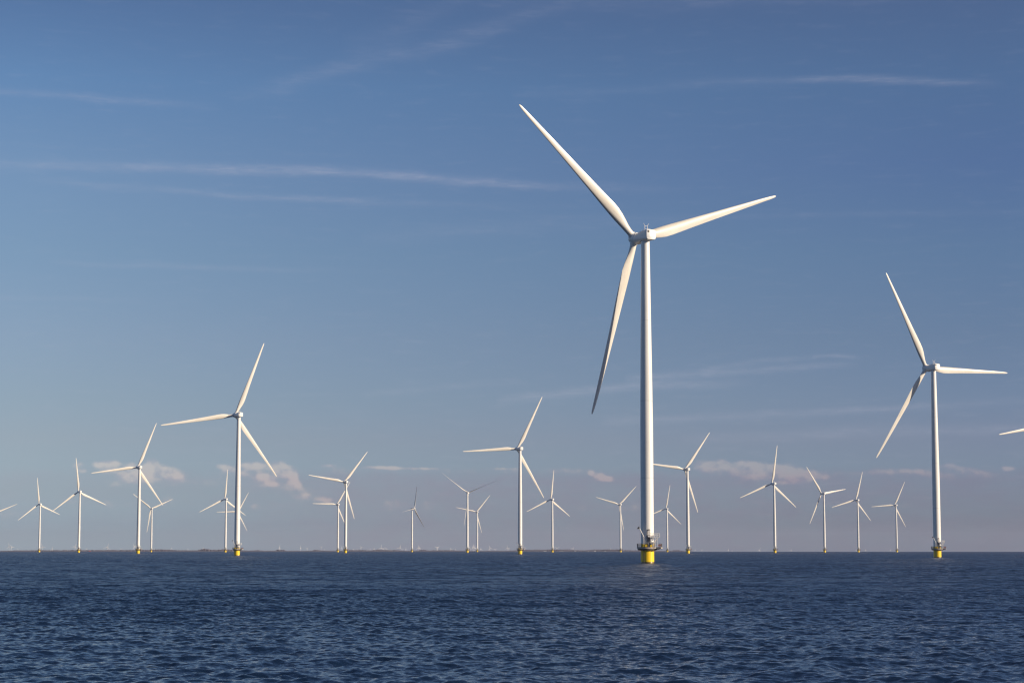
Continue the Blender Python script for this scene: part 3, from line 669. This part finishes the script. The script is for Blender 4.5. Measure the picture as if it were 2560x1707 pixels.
# px, hub py, rotor radius px, phase, yaw(0 = facing), distance
FT = [(29.7, 1365.2, 9.5, 105, 10, 12000), (35.6, 1367.2, 7, 5, 30, 12000), (51, 1372, 2.6, 90, 20, 12600), (111.6, 1365.8, 9.5, 110, 10, 12000), (136.7, 1372.4, 8, 90, 10, 12600),
 (193, 1366, 9, 185, 15, 12000), (222, 1372, 3, 90, 50, 12600), (273.9, 1367.2, 11, 75, 10, 12000), (307.5, 1372.6, 4, 130, 30, 12600), (340.4, 1365.8, 8, 120, 30, 12000), (352.7, 1368, 9, 100, 15, 12000),
 (390.7, 1372, 3, 90, 50, 12600), (433.2, 1370, 5, 90, 70, 12300), (473.7, 1372, 3, 90, 60, 12600), (511.6, 1369.5, 4, 100, 60, 12300), (556, 1372, 2.5, 90, 50, 12600),
 (701, 1367.2, 10, 86, 80, 12000), (753.6, 1368.2, 8.5, 90, 80, 12000), (770.6, 1371, 4, 60, 50, 12300), (805.3, 1367, 5.5, 30, 20, 12000), (812.8, 1373, 2.5, 90, 50, 12600), (856, 1369, 6, 80, 60, 12000),
 (885.6, 1372.6, 3, 60, 30, 12600), (896.4, 1373, 3, 90, 60, 12600), (904.6, 1368, 5, 120, 30, 12300), (927.3, 1372, 3, 90, 60, 12600), (936.8, 1370.6, 4, 90, 60, 12300), (954.3, 1368.8, 9, 85, 10, 12000),
 (960.4, 1371, 5, 50, 30, 12300), (965.7, 1370, 4.5, 90, 60, 12300), (968.8, 1372, 3, 90, 60, 12600), (1001.5, 1368.3, 9, 75, 10, 12000), (1008.6, 1372.6, 3, 90, 60, 12600), (1015.5, 1372, 6, 90, 75, 12300),
 (1047, 1368.3, 7, 100, 15, 12000), (1049.5, 1369.6, 5, 80, 30, 12300), (1093.3, 1368.6, 8, 35, 10, 12000), (1094.8, 1368.9, 5.5, 25, 30, 12300), (1128, 1372, 4.5, 120, 30, 12600), (1139.3, 1372.2, 5, 90, 75, 12600),
 (1173.3, 1368.5, 6, 70, 40, 11600), (1177, 1370, 5, 90, 70, 11600), (1181, 1369.5, 6, 100, 60, 11600), (1184.2, 1366.5, 7, 90, 40, 11600), (1186.5, 1368, 6, 75, 60, 11600), (1190, 1370, 6, 60, 40, 11600),
 (1202.2, 1372, 5.5, 90, 30, 12300), (1225.3, 1370, 8, 110, 15, 12000), (1238.2, 1373.6, 6, 150, 15, 12600), (1268.2, 1368.8, 7.5, 95, 10, 12000), (1271.6, 1371, 4, 30, 30, 12300),
 (1312, 1369.6, 5.5, 20, 15, 12000), (1391.6, 1370, 7, 25, 10, 12000), (1431, 1371, 6, 55, 10, 12000), (1525, 1371.5, 4, 90, 40, 12600),
 (1735, 1373.5, 5, 100, 60, 14800), (1752, 1374.5, 4, 80, 50, 14800), (1817.7, 1374, 6, 85, 70, 14800), (1895.2, 1375, 7, 68, 20, 14800), (1973.7, 1375.4, 5, 60, 20, 14800), (2052.7, 1375.6, 4, 70, 20, 14800), (2136, 1375.4, 5, 65, 20, 14800), (2159, 1374.5, 4, 100, 50, 14800), (2221, 1374.5, 5, 90, 60, 14800)]
BIGX = [(98, 'the leftmost complete turbine'), (197, 'the second complete turbine'), (346, 'the medium left turbine'), (379, 'the turbine with hanging blade'), (564, 'the small upright-bladed turbine'), (593, 'the big left turbine'),
        (845, 'the shorter overlapping turbine'), (864, 'the taller overlapping turbine'), (1030, 'the lone thin-bladed turbine'), (1169, 'the V-bladed turbine'), (1193, 'the V-bladed one\'s small neighbour'),
        (1300, 'the tall central turbine'), (1381, 'the upright-bladed central neighbour'), (1552, 'the poplars\' right-hand turbine'), (1619, 'the largest turbine'), (1720, 'the medium turbine beside the largest'),
        (1937, 'the long cloud\'s middle turbine'), (2061, 'the long cloud\'s end turbine'), (2146, 'the second-last small turbine'), (2242, 'the last small turbine'), (2343, 'the big right turbine')]
ORD = ['first', 'second', 'third', 'fourth', 'fifth', 'sixth', 'seventh', 'eighth', 'ninth', 'tenth', 'eleventh', 'twelfth', 'thirteenth', 'fourteenth', 'fifteenth']
def far_label(px):
    prev = [b for b in BIGX if b[0] < px]
    lo = prev[-1] if prev else None
    hi = next((b[0] for b in BIGX if b[0] >= px), 9999)
    k = sorted(f[0] for f in FT if (lo[0] if lo else -99) < f[0] <= hi).index(px)
    ref = lo[1] if lo else 'the left picture edge'
    return ref, ORD[k]
for px, py, rr, ph, yw, d in FT:
    x = far_xy(px, d); z0 = drop(math.hypot(x, d)) + .5
    zh = H_EYE + d * math.tan(PITCH + math.atan((CY - py) / F_PX)); h = max(zh - z0, 8)
    R_ = rr * d / F_PX
    ref, o_ = far_label(px)
    root = empty('wind_turbine', (x, d, z0)); tag(root, 'tiny pale horizon turbine, %s to the right of %s' % (o_, ref), 'wind turbine', 'tiny far-off turbines along the horizon')
    o = bpy.data.objects.new('tower', FP['tower']); COL.objects.link(o); o.parent = root; o.scale = (R_ * 1.5, R_ * 1.5, h) if R_ > 12 else (18, 18, h)
    Y_ = Matrix.Translation((0, 0, h)) @ Matrix.Rotation(math.radians(yw), 4, 'Z')
    n = bpy.data.objects.new('nacelle', FP['nacelle']); COL.objects.link(n); n.parent = root; n.matrix_basis = Y_ @ Matrix.Scale(R_, 4)
    for i in range(3):
        b = bpy.data.objects.new('blade', FP['blade']); COL.objects.link(b); b.parent = root
        b.matrix_basis = Y_ @ Matrix.Translation((0, -.13 * R_, 0)) @ Matrix.Rotation(math.radians(90 - ph - 120 * i), 4, 'Y') @ Matrix.Diagonal((R_ * 1.5, R_, R_, 1))

# small boats and buildings at the far waterline
def boat(px, d, s, label, sail=True):
    x = far_xy(px, d); r = empty('sailing_boat' if sail else 'motor_boat', (x, d, drop(math.hypot(x, d)))); r.rotation_euler = (0, 0, rnd.uniform(-.4, .4)); r.scale = (s, s, s)
    tag(r, label, 'boat')
    h = MB(); h.loft([[(-4, -.9, .9), (-4, .9, .9), (-3.6, .6, -.3), (-3.6, -.6, -.3)], [(0, -1.5, .85), (0, 1.5, .85), (0, .9, -.5), (0, -.9, -.5)], [(4.6, -.08, 1.15), (4.6, .08, 1.15), (4.0, .05, -.2), (4.0, -.05, -.2)]])
    h.build('hull', m_white, r)
    if sail:
        k = MB(); k.cone((.6, 0, .8), (.6, 0, 12.5), .09, .06, 8); k.build('mast', m_white, r)
        k = MB(); k.loft([[(.4, -.02, 1.8), (.4, .02, 1.8), (-3.9, .02 + .3, 1.8), (-3.9, -.02 + .3, 1.8)], [(.4, -.02, 7), (.4, .02, 7), (-1.9, .02 + .25, 7), (-1.9, -.02 + .25, 7)], [(.4, -.02, 12), (.4, .02, 12), (.2, .02, 12), (.2, -.02, 12)]]); k.build('mainsail', m_sail, r)
        k = MB(); k.loft([[(4.3, -.02, 1.5), (4.3, .02, 1.5), (.9, .02 + .2, 1.5), (.9, -.02 + .2, 1.5)], [(.9, -.02, 10.8), (.9, .02, 10.8), (.8, .02, 10.8), (.8, -.02, 10.8)]]); k.build('foresail', m_sail, r)
    else:
        k = MB(); k.box(-2.4, 1.4, -1.05, 1.05, .9, 2.6); k.box(-1.8, .4, -.9, .9, 2.6, 3.5); k.build('cabin', m_white, r)
        k = MB(); k.box(-2.2, 1.2, -1.07, 1.07, 1.7, 2.3); k.build('windows', m_dark, r)
boat(1826.8, 9000, .62, 'small white sailing boat alone on the horizon right of the largest turbine')
boat(1436.9, 9300, 1.25, 'bright white motor boat at the far waterline below the poplars', False)
boat(1469.8, 9400, .8, 'smaller white motor boat at the far waterline, right of the bright white one', False)
def house(px, w, h, label, m_=None, red=False):
    d = D_SH - 6; x = far_xy(px, d); r = empty('house', (x, d, drop(math.hypot(x, d)) + .3)); tag(r, label, 'house')
    k = MB(); k.box(-w / 2, w / 2, -4, 4, 0, h); k.build('wall', m_ or m_white, r)
    k = MB(); k.add([(-w / 2 - .3, -4.3, h), (w / 2 + .3, -4.3, h), (w / 2 + .3, 4.3, h), (-w / 2 - .3, 4.3, h), (-w / 2, 0, h + 2.2), (w / 2, 0, h + 2.2)], [(0, 1, 5, 4), (2, 3, 4, 5), (1, 2, 5), (3, 0, 4), (0, 3, 2, 1)])
    k.build('roof', m_red if red else m_steel, r)
house(1362, 14, 2.6, 'long low white building on the far shore among the left poplars')
house(1403, 20, 2.6, 'long low grey building on the far shore amid the poplar row', m_galv)
house(1486.5, 9, 4.4, 'small white house among the poplars left of the largest turbine')
house(1512, 7, 2.6, 'tiny lower white house at the right end of the poplar row')
house(230, 6, 2.6, 'tiny red-roofed house on the far left shore right of the second turbine', m_red, True)

# ------------------------------------------------------------------ haze
HZ = 17600
hb = MB(); hb.box(-HZ, HZ, -HZ, HZ, drop(17600) - 4, 156)
haze = hb.build('haze', m_white); haze.data.materials.clear()
hm = bpy.data.materials.new('thin_air_haze'); hm.use_nodes = True; t = hm.node_tree; t.nodes.clear()
o_ = t.nodes.new('ShaderNodeOutputMaterial'); v_ = t.nodes.new('ShaderNodeVolumePrincipled')
v_.inputs['Color'].default_value = (0.62, 0.64, 0.78, 1); v_.inputs['Density'].default_value = 3.4e-5; v_.inputs['Anisotropy'].default_value = 0.2
t.links.new(v_.outputs[0], o_.inputs['Volume']); haze.data.materials.append(hm)
tag(haze, 'thin bluish haze over the water that pales the far shore', 'haze', kind='stuff')
